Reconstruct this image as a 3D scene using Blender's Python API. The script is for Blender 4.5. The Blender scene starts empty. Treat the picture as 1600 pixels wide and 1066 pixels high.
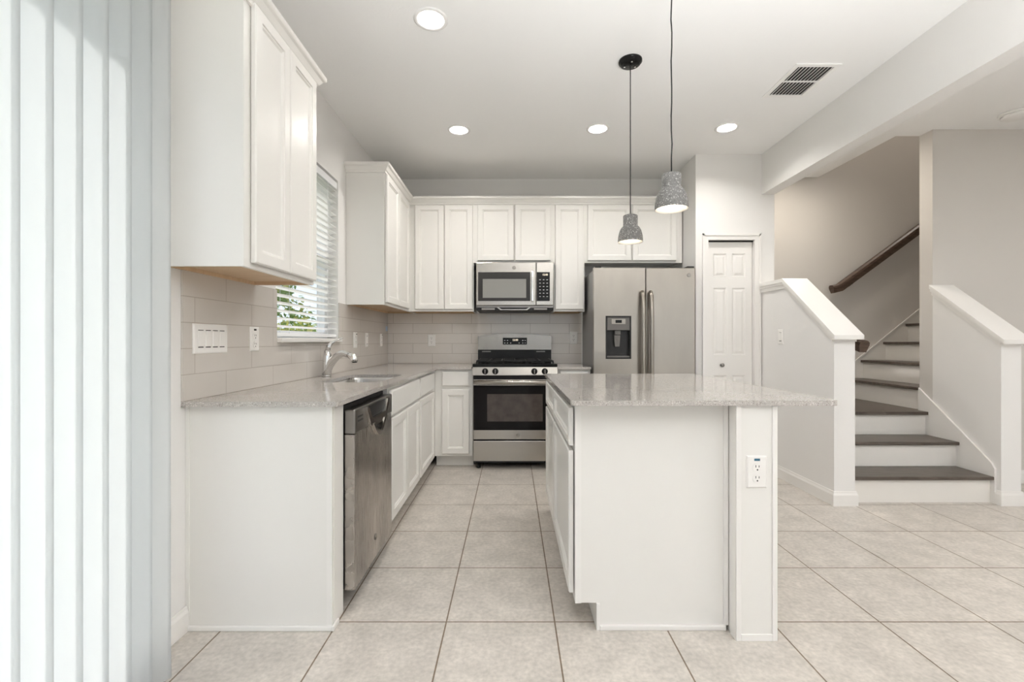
import bpy, bmesh, math, random
from mathutils import Vector, Matrix
random.seed(7)
SC = bpy.context.scene
COL = SC.collection
PI = math.pi

# ------------------------------------------------------------------ camera, world, lights, exposure
EYE = 1.155
cam = bpy.data.cameras.new('camera'); cam.sensor_width = 36.0; cam.lens = 36.0*713/1600
cam.shift_y = -1.0/1600; cam.clip_start = 0.05
camo = bpy.data.objects.new('camera', cam); COL.objects.link(camo)
camo.location = (0, 0, EYE); camo.rotation_euler = (PI/2, 0, 0)
SC.camera = camo

W = bpy.data.worlds.new('sky'); SC.world = W; W.use_nodes = True
nt = W.node_tree
sky = nt.nodes.new('ShaderNodeTexSky'); sky.sky_type = 'HOSEK_WILKIE'
sky.sun_direction = (0.5, -0.35, 0.8); sky.turbidity = 3.5; sky.ground_albedo = 0.5
bgn = nt.nodes['Background']; bgn.inputs['Strength'].default_value = 4.0
hsv = nt.nodes.new('ShaderNodeHueSaturation'); hsv.inputs['Saturation'].default_value = .55
nt.links.new(sky.outputs['Color'], hsv.inputs['Color']); nt.links.new(hsv.outputs['Color'], bgn.inputs['Color'])

def lamp(name, kind, loc, rot, energy, color=(1, 1, 1), size=None, size_y=None, spread=None):
    l = bpy.data.lights.new(name, kind); l.energy = energy; l.color = color
    if kind == 'AREA':
        l.shape = 'RECTANGLE' if size_y else 'DISK'
        l.size = size
        if size_y: l.size_y = size_y
        if spread: l.spread = spread
    if kind == 'SUN': l.angle = math.radians(2)
    if kind in ('POINT', 'SPOT') and size: l.shadow_soft_size = size
    o = bpy.data.objects.new(name, l); COL.objects.link(o); o.location = loc; o.rotation_euler = rot
    return o
lamp('sun', 'SUN', (4, -6, 8), (math.radians(-9), math.radians(-34), 0), 3.2, (1, .97, .93))
# area lamps added as daylight: unseen windows behind the camera, and the sliding door
lamp('daylight_dining_window', 'AREA', (0.6, -4.35, 1.5), (PI/2, 0, PI), 38, (.97, .985, 1), 2.6, 2.2)
lamp('daylight_living_window', 'AREA', (4.4, -4.35, 1.5), (PI/2, 0, PI), 52, (.97, .985, 1), 2.6, 2.2)
lamp('daylight_slider', 'AREA', (-1.75, 0.35, 1.25), (0, -PI/2, 0), 6, (.99, .99, 1), 2.3, 1.3)
# upward fill lamps added behind the camera, in place of bounced flash
lamp('bounce_flash', 'AREA', (1.05, -0.5, 0.85), (PI-math.radians(18), 0, 0), 74, (.96, .98, 1), 1.2, None, math.radians(104))
lamp('bounce_flash_hall', 'AREA', (4.3, -0.2, 1.0), (PI, 0, 0), 60, (.97, .985, 1), 1.4, None, math.radians(125))
lamp('stair_foot_lamp', 'AREA', (2.78, 4.15, 2.84), (0, 0, 0), 7.5, (1, .92, .80), .22)

SC.view_settings.view_transform = 'Standard'
SC.view_settings.look = 'None'
SC.view_settings.gamma = 1.0
SC.view_settings.use_curve_mapping = False
SC.view_settings.exposure = 0.25
SC.cycles.use_denoising = True
SC.cycles.max_bounces = 10
SC.cycles.diffuse_bounces = 6
SC.cycles.caustics_reflective = False
SC.cycles.caustics_refractive = False
SC.cycles.sample_clamp_indirect = 8.0

# ------------------------------------------------------------------ materials
def new_mat(name):
    m = bpy.data.materials.new(name); m.use_nodes = True
    return m, m.node_tree, m.node_tree.nodes['Principled BSDF']
def plain(name, col, rough=.5, metal=0.0, spec=.5, noise=0.0, nscale=6.0, emit=None, estr=0.0, coat=0.0, bump=0.0, bscale=60.0):
    m, t, p = new_mat(name)
    p.inputs['Base Color'].default_value = (*col, 1)
    p.inputs['Roughness'].default_value = rough
    p.inputs['Metallic'].default_value = metal
    p.inputs['Specular IOR Level'].default_value = spec
    if coat: p.inputs['Coat Weight'].default_value = coat; p.inputs['Coat Roughness'].default_value = .05
    geo = t.nodes.new('ShaderNodeNewGeometry')
    if noise:
        n = t.nodes.new('ShaderNodeTexNoise'); n.inputs['Scale'].default_value = nscale; n.inputs['Detail'].default_value = 5
        t.links.new(geo.outputs['Position'], n.inputs['Vector'])
        r = t.nodes.new('ShaderNodeMix'); r.data_type = 'RGBA'
        r.inputs[6].default_value = (*[c*(1-noise) for c in col], 1); r.inputs[7].default_value = (*[min(1, c*(1+noise)) for c in col], 1)
        t.links.new(n.outputs['Fac'], r.inputs[0]); t.links.new(r.outputs[2], p.inputs['Base Color'])
    if bump:
        n = t.nodes.new('ShaderNodeTexNoise'); n.inputs['Scale'].default_value = bscale; n.inputs['Detail'].default_value = 3
        t.links.new(geo.outputs['Position'], n.inputs['Vector'])
        b = t.nodes.new('ShaderNodeBump'); b.inputs['Strength'].default_value = bump; b.inputs['Distance'].default_value = .002
        t.links.new(n.outputs['Fac'], b.inputs['Height']); t.links.new(b.outputs['Normal'], p.inputs['Normal'])
    if emit:
        p.inputs['Emission Color'].default_value = (*emit, 1); p.inputs['Emission Strength'].default_value = estr
    return m

def vec_map(t, order, offs):
    """(u, v, 0) from world position axes, shifted by offs"""
    geo = t.nodes.new('ShaderNodeNewGeometry'); s = t.nodes.new('ShaderNodeSeparateXYZ')
    t.links.new(geo.outputs['Position'], s.inputs[0])
    c = t.nodes.new('ShaderNodeCombineXYZ')
    for i in range(2):
        a = t.nodes.new('ShaderNodeMath'); a.operation = 'ADD'; a.inputs[1].default_value = offs[i]
        t.links.new(s.outputs['XYZ'.index(order[i])], a.inputs[0]); t.links.new(a.outputs[0], c.inputs[i])
    return c, geo

def brick(name, order, offs, w, h, mortar, offset, c1, c2, cm, rough, mott=0.06, mscale=5.0, bump=.4, spec=.5, fine=0.0):
    m, t, p = new_mat(name)
    c, geo = vec_map(t, order, offs)
    b = t.nodes.new('ShaderNodeTexBrick')
    b.offset = offset; b.offset_frequency = 2; b.squash = 1.0
    b.inputs['Color1'].default_value = (*c1, 1); b.inputs['Color2'].default_value = (*c2, 1); b.inputs['Mortar'].default_value = (*cm, 1)
    b.inputs['Scale'].default_value = 1.0; b.inputs['Mortar Size'].default_value = mortar; b.inputs['Mortar Smooth'].default_value = .15
    b.inputs['Bias'].default_value = 0.0; b.inputs['Brick Width'].default_value = w; b.inputs['Row Height'].default_value = h
    t.links.new(c.outputs[0], b.inputs['Vector'])
    n = t.nodes.new('ShaderNodeTexNoise'); n.inputs['Scale'].default_value = mscale; n.inputs['Detail'].default_value = 8; n.inputs['Roughness'].default_value = .62
    t.links.new(geo.outputs['Position'], n.inputs['Vector'])
    mr = t.nodes.new('ShaderNodeMapRange'); mr.inputs[1].default_value = .3; mr.inputs[2].default_value = .7
    mr.inputs[3].default_value = 1-mott; mr.inputs[4].default_value = 1+mott
    t.links.new(n.outputs['Fac'], mr.inputs[0])
    mul = t.nodes.new('ShaderNodeMix'); mul.data_type = 'RGBA'; mul.blend_type = 'MULTIPLY'; mul.inputs[0].default_value = 1
    t.links.new(b.outputs['Color'], mul.inputs[6]); t.links.new(mr.outputs[0], mul.inputs[7])
    last = mul.outputs[2]
    if fine:
        n2 = t.nodes.new('ShaderNodeTexNoise'); n2.inputs['Scale'].default_value = 55; n2.inputs['Detail'].default_value = 6
        t.links.new(geo.outputs['Position'], n2.inputs['Vector'])
        m2 = t.nodes.new('ShaderNodeMapRange'); m2.inputs[1].default_value = .3; m2.inputs[2].default_value = .7
        m2.inputs[3].default_value = 1-fine; m2.inputs[4].default_value = 1+fine
        t.links.new(n2.outputs['Fac'], m2.inputs[0])
        mu2 = t.nodes.new('ShaderNodeMix'); mu2.data_type = 'RGBA'; mu2.blend_type = 'MULTIPLY'; mu2.inputs[0].default_value = 1
        t.links.new(last, mu2.inputs[6]); t.links.new(m2.outputs[0], mu2.inputs[7]); last = mu2.outputs[2]
    t.links.new(last, p.inputs['Base Color'])
    p.inputs['Roughness'].default_value = rough; p.inputs['Specular IOR Level'].default_value = spec
    inv = t.nodes.new('ShaderNodeMath'); inv.operation = 'SUBTRACT'; inv.inputs[0].default_value = 1
    t.links.new(b.outputs['Fac'], inv.inputs[1])
    bp = t.nodes.new('ShaderNodeBump'); bp.inputs['Strength'].default_value = bump; bp.inputs['Distance'].default_value = .002
    t.links.new(inv.outputs[0], bp.inputs['Height']); t.links.new(bp.outputs['Normal'], p.inputs['Normal'])
    return m

def speckle(name, base, dark, light, rough, scale=260.0, spec=.5):
    m, t, p = new_mat(name)
    geo = t.nodes.new('ShaderNodeNewGeometry')
    v = t.nodes.new('ShaderNodeTexVoronoi'); v.inputs['Scale'].default_value = scale
    t.links.new(geo.outputs['Position'], v.inputs['Vector'])
    s = t.nodes.new('ShaderNodeSeparateColor'); t.links.new(v.outputs['Color'], s.inputs[0])
    r = t.nodes.new('ShaderNodeValToRGB')
    e = r.color_ramp.elements
    e[0].position = .0; e[0].color = (*dark, 1); e[1].position = .2; e[1].color = (*base, 1)
    for pos, cc in ((.8, base), (.93, light)):
        q = e.new(pos); q.color = (*cc, 1)
    t.links.new(s.outputs[0], r.inputs[0]); t.links.new(r.outputs[0], p.inputs['Base Color'])
    p.inputs['Roughness'].default_value = rough; p.inputs['Specular IOR Level'].default_value = spec
    return m

def steel(name, col=(.58, .56, .535), rough=.25, stretch=(1, 1, 60), colvar=0.0):
    m, t, p = new_mat(name)
    p.inputs['Base Color'].default_value = (*col, 1); p.inputs['Metallic'].default_value = 1.0
    geo = t.nodes.new('ShaderNodeNewGeometry')
    mp = t.nodes.new('ShaderNodeMapping'); mp.inputs['Scale'].default_value = stretch
    t.links.new(geo.outputs['Position'], mp.inputs['Vector'])
    n = t.nodes.new('ShaderNodeTexNoise'); n.inputs['Scale'].default_value = 9; n.inputs['Detail'].default_value = 4
    t.links.new(mp.outputs[0], n.inputs['Vector'])
    if colvar:  # random vertical streaks of lighter and darker tone
        mp2 = t.nodes.new('ShaderNodeMapping'); mp2.inputs['Scale'].default_value = (1, 1, .28)
        t.links.new(geo.outputs['Position'], mp2.inputs['Vector'])
        n2 = t.nodes.new('ShaderNodeTexNoise'); n2.inputs['Scale'].default_value = 7; n2.inputs['Detail'].default_value = 4
        t.links.new(mp2.outputs[0], n2.inputs['Vector'])
        cr = t.nodes.new('ShaderNodeMix'); cr.data_type = 'RGBA'
        cr.inputs[6].default_value = (*[c*(1-colvar) for c in col], 1); cr.inputs[7].default_value = (*[c*(1+colvar) for c in col], 1)
        t.links.new(n2.outputs['Fac'], cr.inputs[0]); t.links.new(cr.outputs[2], p.inputs['Base Color'])
    mr = t.nodes.new('ShaderNodeMapRange'); mr.inputs[3].default_value = rough-.03; mr.inputs[4].default_value = rough+.04
    t.links.new(n.outputs['Fac'], mr.inputs[0]); t.links.new(mr.outputs[0], p.inputs['Roughness'])
    return m

def woodmat(name, c1, c2, rough, stretch=(2, 2, 30), spec=.4):
    m, t, p = new_mat(name)
    geo = t.nodes.new('ShaderNodeNewGeometry')
    mp = t.nodes.new('ShaderNodeMapping'); mp.inputs['Scale'].default_value = stretch
    t.links.new(geo.outputs['Position'], mp.inputs['Vector'])
    n = t.nodes.new('ShaderNodeTexNoise'); n.inputs['Scale'].default_value = 2.2; n.inputs['Detail'].default_value = 7; n.inputs['Distortion'].default_value = .6
    t.links.new(mp.outputs[0], n.inputs['Vector'])
    r = t.nodes.new('ShaderNodeValToRGB'); r.color_ramp.elements[0].position = .32; r.color_ramp.elements[1].position = .68
    r.color_ramp.elements[0].color = (*c1, 1); r.color_ramp.elements[1].color = (*c2, 1)
    t.links.new(n.outputs['Fac'], r.inputs[0]); t.links.new(r.outputs[0], p.inputs['Base Color'])
    p.inputs['Roughness'].default_value = rough; p.inputs['Specular IOR Level'].default_value = spec
    return m

def glassmat(name, tint=(1, 1, 1), refl=.06):
    m = bpy.data.materials.new(name); m.use_nodes = True; t = m.node_tree
    t.nodes.remove(t.nodes['Principled BSDF']); out = t.nodes['Material Output']
    tr = t.nodes.new('ShaderNodeBsdfTransparent'); tr.inputs[0].default_value = (*tint, 1)
    gl = t.nodes.new('ShaderNodeBsdfGlossy'); gl.inputs['Roughness'].default_value = .02
    fr = t.nodes.new('ShaderNodeFresnel'); fr.inputs[0].default_value = 1.45
    mx = t.nodes.new('ShaderNodeMixShader')
    geo = t.nodes.new('ShaderNodeNewGeometry'); front = t.nodes.new('ShaderNodeMath'); front.operation = 'SUBTRACT'; front.inputs[0].default_value = 1
    t.links.new(geo.outputs['Backfacing'], front.inputs[1])
    mu = t.nodes.new('ShaderNodeMath'); mu.operation = 'MULTIPLY'
    t.links.new(fr.outputs[0], mu.inputs[0]); t.links.new(front.outputs[0], mu.inputs[1])
    t.links.new(mu.outputs[0], mx.inputs[0]); t.links.new(tr.outputs[0], mx.inputs[1]); t.links.new(gl.outputs[0], mx.inputs[2])
    t.links.new(mx.outputs[0], out.inputs[0])
    return m

def translucent(name, col, tcol, fac):
    m = bpy.data.materials.new(name); m.use_nodes = True; t = m.node_tree
    p = t.nodes['Principled BSDF']; p.inputs['Base Color'].default_value = (*col, 1); p.inputs['Roughness'].default_value = .45
    tl = t.nodes.new('ShaderNodeBsdfTranslucent'); tl.inputs[0].default_value = (*tcol, 1)
    mx = t.nodes.new('ShaderNodeMixShader'); mx.inputs[0].default_value = fac
    t.links.new(p.outputs[0], mx.inputs[1]); t.links.new(tl.outputs[0], mx.inputs[2])
    t.links.new(mx.outputs[0], t.nodes['Material Output'].inputs[0])
    return m

M = {}
M['wall'] = plain('wall_paint', (.82, .805, .785), .75, spec=.25, bump=.12, bscale=150)
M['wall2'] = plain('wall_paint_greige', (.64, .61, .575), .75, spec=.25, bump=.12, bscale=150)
M['ceiling'] = plain('ceiling_paint', (.90, .895, .885), .85, spec=.15, bump=.25, bscale=70)
M['cab'] = plain('cabinet_enamel', (.82, .803, .768), .32, spec=.45, noise=.012, nscale=2)
M['trim'] = plain('trim_enamel', (.85, .83, .80), .38, spec=.45)
M['riser'] = plain('riser_enamel', (.82, .79, .745), .42, spec=.4)
M['floor'] = brick('floor_tile', 'XY', (.2692+10*.4442, -1.8715+20*.4442), .4442, .4442, .0032, 0.0,
                   (.53, .49, .445), (.565, .522, .472), (.19, .14, .095), .34, .13, 8.0, .5, .4, .13)
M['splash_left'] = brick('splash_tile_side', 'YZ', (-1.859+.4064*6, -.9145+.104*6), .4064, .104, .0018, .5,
                         (.62, .58, .535), (.64, .60, .555), (.47, .425, .375), .07, .03, 3, .35)  # same tile as the rear; side wall's shade put into its darker colour
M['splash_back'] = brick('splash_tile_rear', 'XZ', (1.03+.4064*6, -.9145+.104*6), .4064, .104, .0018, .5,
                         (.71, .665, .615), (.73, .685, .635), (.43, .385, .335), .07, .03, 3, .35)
M['quartz'] = speckle('quartz', (.45, .42, .39), (.25, .225, .20), (.64, .61, .58), .09, 330)
M['concrete'] = speckle('pendant_terrazzo', (.175, .170, .163), (.11, .106, .10), (.40, .39, .37), .65, 210)
M['shade_in'] = plain('shade_lining', (.9, .87, .82), .6)
M['steel'] = steel('brushed_steel', (.385, .352, .31), .30, colvar=.12)
M['steel_h'] = steel('brushed_steel_level', (.45, .425, .39), .24, stretch=(60, 1, 1))
M['steel_mid'] = steel('brushed_steel_backguard', (.30, .28, .255), .24, (60, 1, 1), .35)
M['steel_dark'] = steel('brushed_steel_dark', (.28, .265, .25), .3)
M['steel_dw'] = steel('brushed_steel_smudged', (.47, .44, .41), .27, (1, 60, 1), .65)
M['bright_steel'] = plain('bright_steel', (.62, .60, .57), .16, 1.0)
M['chrome'] = plain('chrome', (.78, .77, .76), .08, 1.0)
M['sink'] = plain('sink_steel', (.70, .68, .65), .2, 1.0)
M['plastic_mid'] = plain('taupe_plastic', (.13, .12, .11), .3)
M['black'] = plain('black_enamel', (.010, .010, .010), .16, spec=.2)
M['blackmat'] = plain('black_satin', (.012, .012, .0125), .45, spec=.3)
M['iron'] = plain('cast_iron', (.010, .010, .010), .55, spec=.25)
M['glass_dark'] = plain('oven_glass', (.010, .009, .009), .06, spec=.12)
M['glass_win'] = plain('oven_inner_window', (.075, .062, .056), .06, spec=.25, noise=.5, nscale=14)
M['glass_mw'] = plain('microwave_window', (.27, .265, .25), .10, spec=.3)
M['grey_side'] = plain('fridge_side_grey', (.26, .255, .25), .42, .35)
M['plastic_dark'] = plain('dark_plastic', (.032, .030, .029), .25, spec=.3)
M['plastic_grey'] = plain('grey_plastic', (.30, .285, .27), .35)
M['plate'] = plain('switch_plastic', (.88, .86, .83), .3)
M['slot'] = plain('slot_dark', (.03, .028, .026), .6)
M['sticker'] = plain('blue_sticker', (.05, .16, .24), .5)
M['bluetape'] = plain('blue_tape', (.36, .47, .60), .6)  # blue reflection on the tile, given as a flat colour
M['marks'] = plain('panel_print', (.75, .75, .74), .5)
M['lcd'] = plain('clock_digits', (.1, .1, .1), .4, emit=(1, .86, .66), estr=1.5)
M['maple'] = woodmat('maple_board', (.60, .43, .27), (.68, .51, .34), .5, (3, 14, 3))
M['tread'] = woodmat('dark_tread', (.075, .058, .046), (.115, .092, .075), .36, (4, 22, 4))
M['rail'] = woodmat('dark_rail', (.055, .034, .024), (.12, .078, .056), .35, (5, 5, 40))
M['vane'] = translucent('blind_vane', (.87, .875, .87), (.95, .985, 1.0), .36)
M['slat'] = translucent('blind_slat', (.88, .88, .87), (1.0, .99, .97), .45)
M['lens'] = plain('led_lens', (1, 1, 1), .4, emit=(1, .965, .91), estr=9)
M['bulb'] = plain('bulb_glow', (1, 1, 1), .4, emit=(1, .87, .70), estr=6)
M['white'] = plain('white_metal', (.88, .87, .85), .4)
M['cord'] = plain('black_cord', (.012, .012, .012), .5)
M['glass'] = glassmat('window_glass')
M['vinyl'] = plain('white_vinyl', (.86, .87, .88), .4)
M['fence'] = plain('fence_vinyl', (.66, .74, .84), .5)  # white fence; its bluish shade is put into the colour
M['patio'] = plain('patio_concrete', (.62, .60, .57), .85, noise=.06, nscale=8)
M['grass'] = plain('lawn', (.12, .20, .06), .9, noise=.3, nscale=9)
M['leaf'] = translucent('leaf_green', (.16, .27, .07), (.30, .45, .08), .45)
M['leaf2'] = translucent('leaf_yellow', (.50, .50, .16), (.70, .68, .20), .45)
M['bark'] = plain('bark', (.10, .07, .05), .8)
M['dark'] = plain('dark_void', (.02, .018, .016), .9)

# ------------------------------------------------------------------ mesh helpers
def BM(): return bmesh.new()
def box(bm, x0, x1, y0, y1, z0, z1, bev=0.0, seg=2, mi=0):
    vs = [bm.verts.new((x, y, z)) for x in (x0, x1) for y in (y0, y1) for z in (z0, z1)]
    idx = ((0, 1, 3, 2), (4, 6, 7, 5), (0, 4, 5, 1), (2, 3, 7, 6), (0, 2, 6, 4), (1, 5, 7, 3))
    fs = [bm.faces.new([vs[i] for i in f]) for f in idx]
    for f in fs: f.material_index = mi
    if bev:
        es = list({e for f in fs for e in f.edges})
        r = bmesh.ops.bevel(bm, geom=es, offset=bev, segments=seg, affect='EDGES', profile=.5)
        for f in r['faces']: f.material_index = mi
    return bm
def bx(*a, **k):
    return box(BM(), *a, **k)
def lathe(bm, prof, c=(0, 0, 0), n=32, axis='Z', mi=0, smooth=True, caps=True):
    """revolve [(r, h)...] about an axis through c"""
    rings = []
    for r, h in prof:
        ring = []
        for i in range(n):
            a = 2*PI*i/n
            u, v = r*math.cos(a), r*math.sin(a)
            p = {'Z': (u, v, h), 'Y': (u, h, -v), 'X': (h, u, v)}[axis]
            ring.append(bm.verts.new((c[0]+p[0], c[1]+p[1], c[2]+p[2])))
        rings.append(ring)
    for k in range(len(rings)-1):
        for i in range(n):
            j = (i+1) % n
            f = bm.faces.new((rings[k][i], rings[k][j], rings[k+1][j], rings[k+1][i])); f.smooth = smooth; f.material_index = mi
    for k in (0, -1) if caps else ():
        if prof[k][0] > 1.5e-4:
            f = bm.faces.new(rings[k][::-1] if k == 0 else rings[k]); f.material_index = mi
    return bm
def tube(bm, pts, r, n=12, mi=0, caps=True):
    """round tube along pts; r is a number or a list"""
    pts = [Vector(p) for p in pts]; rr = r if isinstance(r, (list, tuple)) else [r]*len(pts)
    rings = []; up = None
    for i, p in enumerate(pts):
        t = (pts[min(i+1, len(pts)-1)]-pts[max(i-1, 0)]).normalized()
        if up is None: up = Vector((0, 0, 1)) if abs(t.z) < .9 else Vector((1, 0, 0))
        a = t.cross(up).normalized(); b = a.cross(t).normalized(); up = b
        rings.append([bm.verts.new(p+a*rr[i]*math.cos(2*PI*k/n)+b*rr[i]*math.sin(2*PI*k/n)) for k in range(n)])
    for k in range(len(rings)-1):
        for i in range(n):
            j = (i+1) % n
            f = bm.faces.new((rings[k][i], rings[k][j], rings[k+1][j], rings[k+1][i])); f.smooth = True; f.material_index = mi
    if caps:
        bm.faces.new(rings[0][::-1]).material_index = mi; bm.faces.new(rings[-1]).material_index = mi
    return bm
def prism(bm, poly, a0, a1, axis='Z', mi=0):
    """extrude a 2-D polygon: axis Z: (x,y); X: (y,z); Y: (x,z)"""
    def P(u, v, w): return {'Z': (u, v, w), 'X': (w, u, v), 'Y': (u, w, v)}[axis]
    A = [bm.verts.new(P(u, v, a0)) for u, v in poly]; B = [bm.verts.new(P(u, v, a1)) for u, v in poly]
    n = len(poly)
    fs = [bm.faces.new(A[::-1]), bm.faces.new(B)]
    for i in range(n):
        j = (i+1) % n; fs.append(bm.faces.new((A[i], A[j], B[j], B[i])))
    for f in fs: f.material_index = mi
    return bm
def slab_holes(bm, outer, holes, z0, z1):
    for z in (z0, z1):
        es = []
        for lp in [outer]+holes:
            vs = [bm.verts.new((x, y, z)) for x, y in lp]
            es += [bm.edges.new((vs[i], vs[(i+1) % len(vs)])) for i in range(len(vs))]
        bmesh.ops.triangle_fill(bm, use_beauty=True, edges=es)
    for lp in [outer]+holes:
        for i in range(len(lp)):
            a, b = lp[i], lp[(i+1) % len(lp)]
            bm.faces.new([bm.verts.new((*q, z)) for q, z in ((a, z0), (b, z0), (b, z1), (a, z1))])
    bmesh.ops.remove_doubles(bm, verts=bm.verts, dist=1e-5)
    return bm
def sweep(bm, path, prof, z=0.0, mi=0):
    """sweep (out, up) profile along an XY polyline, out = right-hand side, mitred"""
    pts = [Vector((p[0], p[1])) for p in path]; n = len(pts)
    dirs = [(pts[i+1]-pts[i]).normalized() for i in range(n-1)]
    nor = [Vector((d.y, -d.x)) for d in dirs]
    rings = []
    for i in range(n):
        if i == 0: m = nor[0]
        elif i == n-1: m = nor[-1]
        else:
            m = (nor[i-1]+nor[i]); m = m/(1+nor[i-1].dot(nor[i]))
        rings.append([bm.verts.new((pts[i].x+m.x*o, pts[i].y+m.y*o, z+u)) for o, u in prof])
    k = len(prof)
    for i in range(n-1):
        for j in range(k):
            q = (j+1) % k
            bm.faces.new((rings[i][j], rings[i][q], rings[i+1][q], rings[i+1][j])).material_index = mi
    bm.faces.new(rings[0][::-1]); bm.faces.new(rings[-1])
    return bm
def rect_loops(bm, loops, mi=0, back=True):
    """nested rectangles [(x0,x1,z0,z1,y)...] bridged; last one filled; first is the back"""
    R = []
    for x0, x1, z0, z1, y in loops:
        R.append([bm.verts.new(p) for p in ((x0, y, z0), (x1, y, z0), (x1, y, z1), (x0, y, z1))])
    for a, b in zip(R, R[1:]):
        for i in range(4):
            j = (i+1) % 4
            bm.faces.new((a[i], a[j], b[j], b[i])).material_index = mi
    bm.faces.new(R[-1]).material_index = mi
    if back: bm.faces.new(R[0][::-1]).material_index = mi
    return bm
def door_bm(x0, x1, z0, z1, y, t=.019, frame=.05):
    L = []
    def l(i, yy): L.append((x0+i, x1-i, z0+i, z1-i, yy))
    l(0, y); l(0, y-t+.004); l(.004, y-t); l(frame, y-t); l(frame+.002, y-t+.005); l(frame+.008, y-t+.0055)
    l(frame+.014, y-t+.012); l(frame+.018, y-t+.012)
    return rect_loops(BM(), L)
def drawer_bm(x0, x1, z0, z1, y, t=.019):
    L = []
    def l(i, yy): L.append((x0+i, x1-i, z0+i, z1-i, yy))
    l(0, y); l(0, y-t+.006); l(.004, y-t+.002); l(.010, y-t)
    return rect_loops(BM(), L)

def prop(o, label=None, cat=None, group=None, kind=None):
    if label: o['label'] = label
    if cat: o['category'] = cat
    if group: o['group'] = group
    if kind: o['kind'] = kind
    return o
def obj(name, bm, mat, parent=None, label=None):
    bmesh.ops.recalc_face_normals(bm, faces=bm.faces)
    me = bpy.data.meshes.new(name); bm.to_mesh(me); bm.free()
    for m in (mat if isinstance(mat, (list, tuple)) else [mat]): me.materials.append(M[m] if isinstance(m, str) else m)
    o = bpy.data.objects.new(name, me); COL.objects.link(o)
    if parent: o.parent = parent
    if label: o['label'] = label
    return o
def pieces(name, bm, mat, parent, label=None):
    """every loose piece of bm becomes a part of its own"""
    bm.verts.index_update(); left = set(bm.verts); out = []
    for v0 in list(bm.verts):
        if v0 not in left: continue
        grp, st = set(), [v0]
        while st:
            v = st.pop()
            if v in grp: continue
            grp.add(v); st += [e.other_vert(v) for e in v.link_edges]
        left -= grp
        nb = BM(); mp = {v: nb.verts.new(v.co) for v in bm.verts if v in grp}
        for f in bm.faces:
            if f.verts[0] in grp:
                g = nb.faces.new([mp[v] for v in f.verts]); g.smooth = f.smooth; g.material_index = f.material_index
        out.append(obj(name, nb, mat, parent, label))
    bm.free(); return out
def thing(name, label, cat, loc=(0, 0, 0), rotz=0.0, group=None):
    o = bpy.data.objects.new(name, None); COL.objects.link(o); o.empty_display_size = .1
    o.location = loc; o.rotation_euler = (0, 0, rotz)
    return prop(o, label, cat, group)
def single(name, bm, mat, label, cat, group=None):
    return prop(obj(name, bm, mat), label, cat, group)
def struct(name, bm, mat, parent=None):
    o = obj(name, bm, mat, parent)
    if not parent: o['kind'] = 'structure'
    return o
def dup(root, loc, label, rotz=None):
    def rec(o, par):
        c = o.copy(); COL.objects.link(c); c.parent = par
        for ch in list(o.children): rec(ch, c)
        return c
    r = rec(root, None); r.location = loc; r['label'] = label
    if rotz is not None: r.rotation_euler = (0, 0, rotz)
    return r
def text_bm(s, size, depth=.0004, shear=0.0):
    cu = bpy.data.curves.new('lettering', 'FONT'); cu.body = s; cu.size = size; cu.extrude = depth; cu.shear = shear
    cu.align_x = 'CENTER'; cu.align_y = 'CENTER'; cu.resolution_u = 3
    o = bpy.data.objects.new('lettering', cu); COL.objects.link(o)
    dg = bpy.context.evaluated_depsgraph_get(); me = bpy.data.meshes.new_from_object(o.evaluated_get(dg))
    bm = BM(); bm.from_mesh(me)
    bpy.data.objects.remove(o); bpy.data.curves.remove(cu); bpy.data.meshes.remove(me)
    return bm
def emblem(parent, x, y, z, r, normal_y=-1):
    """round appliance badge with a ring and script initials, facing local -Y"""
    bm = BM()
    lathe(bm, [(0.0001, 0), (r, 0), (r, .0015), (r*.92, .0022)], (0, 0, 0), 28)
    lathe(bm, [(r*.78, .0018), (r*.78, .0030), (r*.92, .0030), (r*.92, .0018)], (0, 0, 0), 28, mi=1)
    tb = text_bm('GE', r*1.0, .0008, .35)
    me = bpy.data.meshes.new('t'); tb.to_mesh(me); tb.free()
    n0 = len(bm.faces); bm.from_mesh(me); bpy.data.meshes.remove(me)
    bm.faces.ensure_lookup_table(); bm.verts.ensure_lookup_table()
    seen = set()
    for f in list(bm.faces)[n0:]:
        f.material_index = 1
        for v in f.verts:
            if v.index in seen or v in seen: continue
            seen.add(v); v.co.z += .0028
    bmesh.ops.transform(bm, matrix=Matrix.Translation((x, y, z)) @ Matrix.Rotation(PI/2, 4, 'X'), verts=bm.verts)
    return obj('emblem', bm, ['steel_dark', 'steel'], parent)

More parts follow.
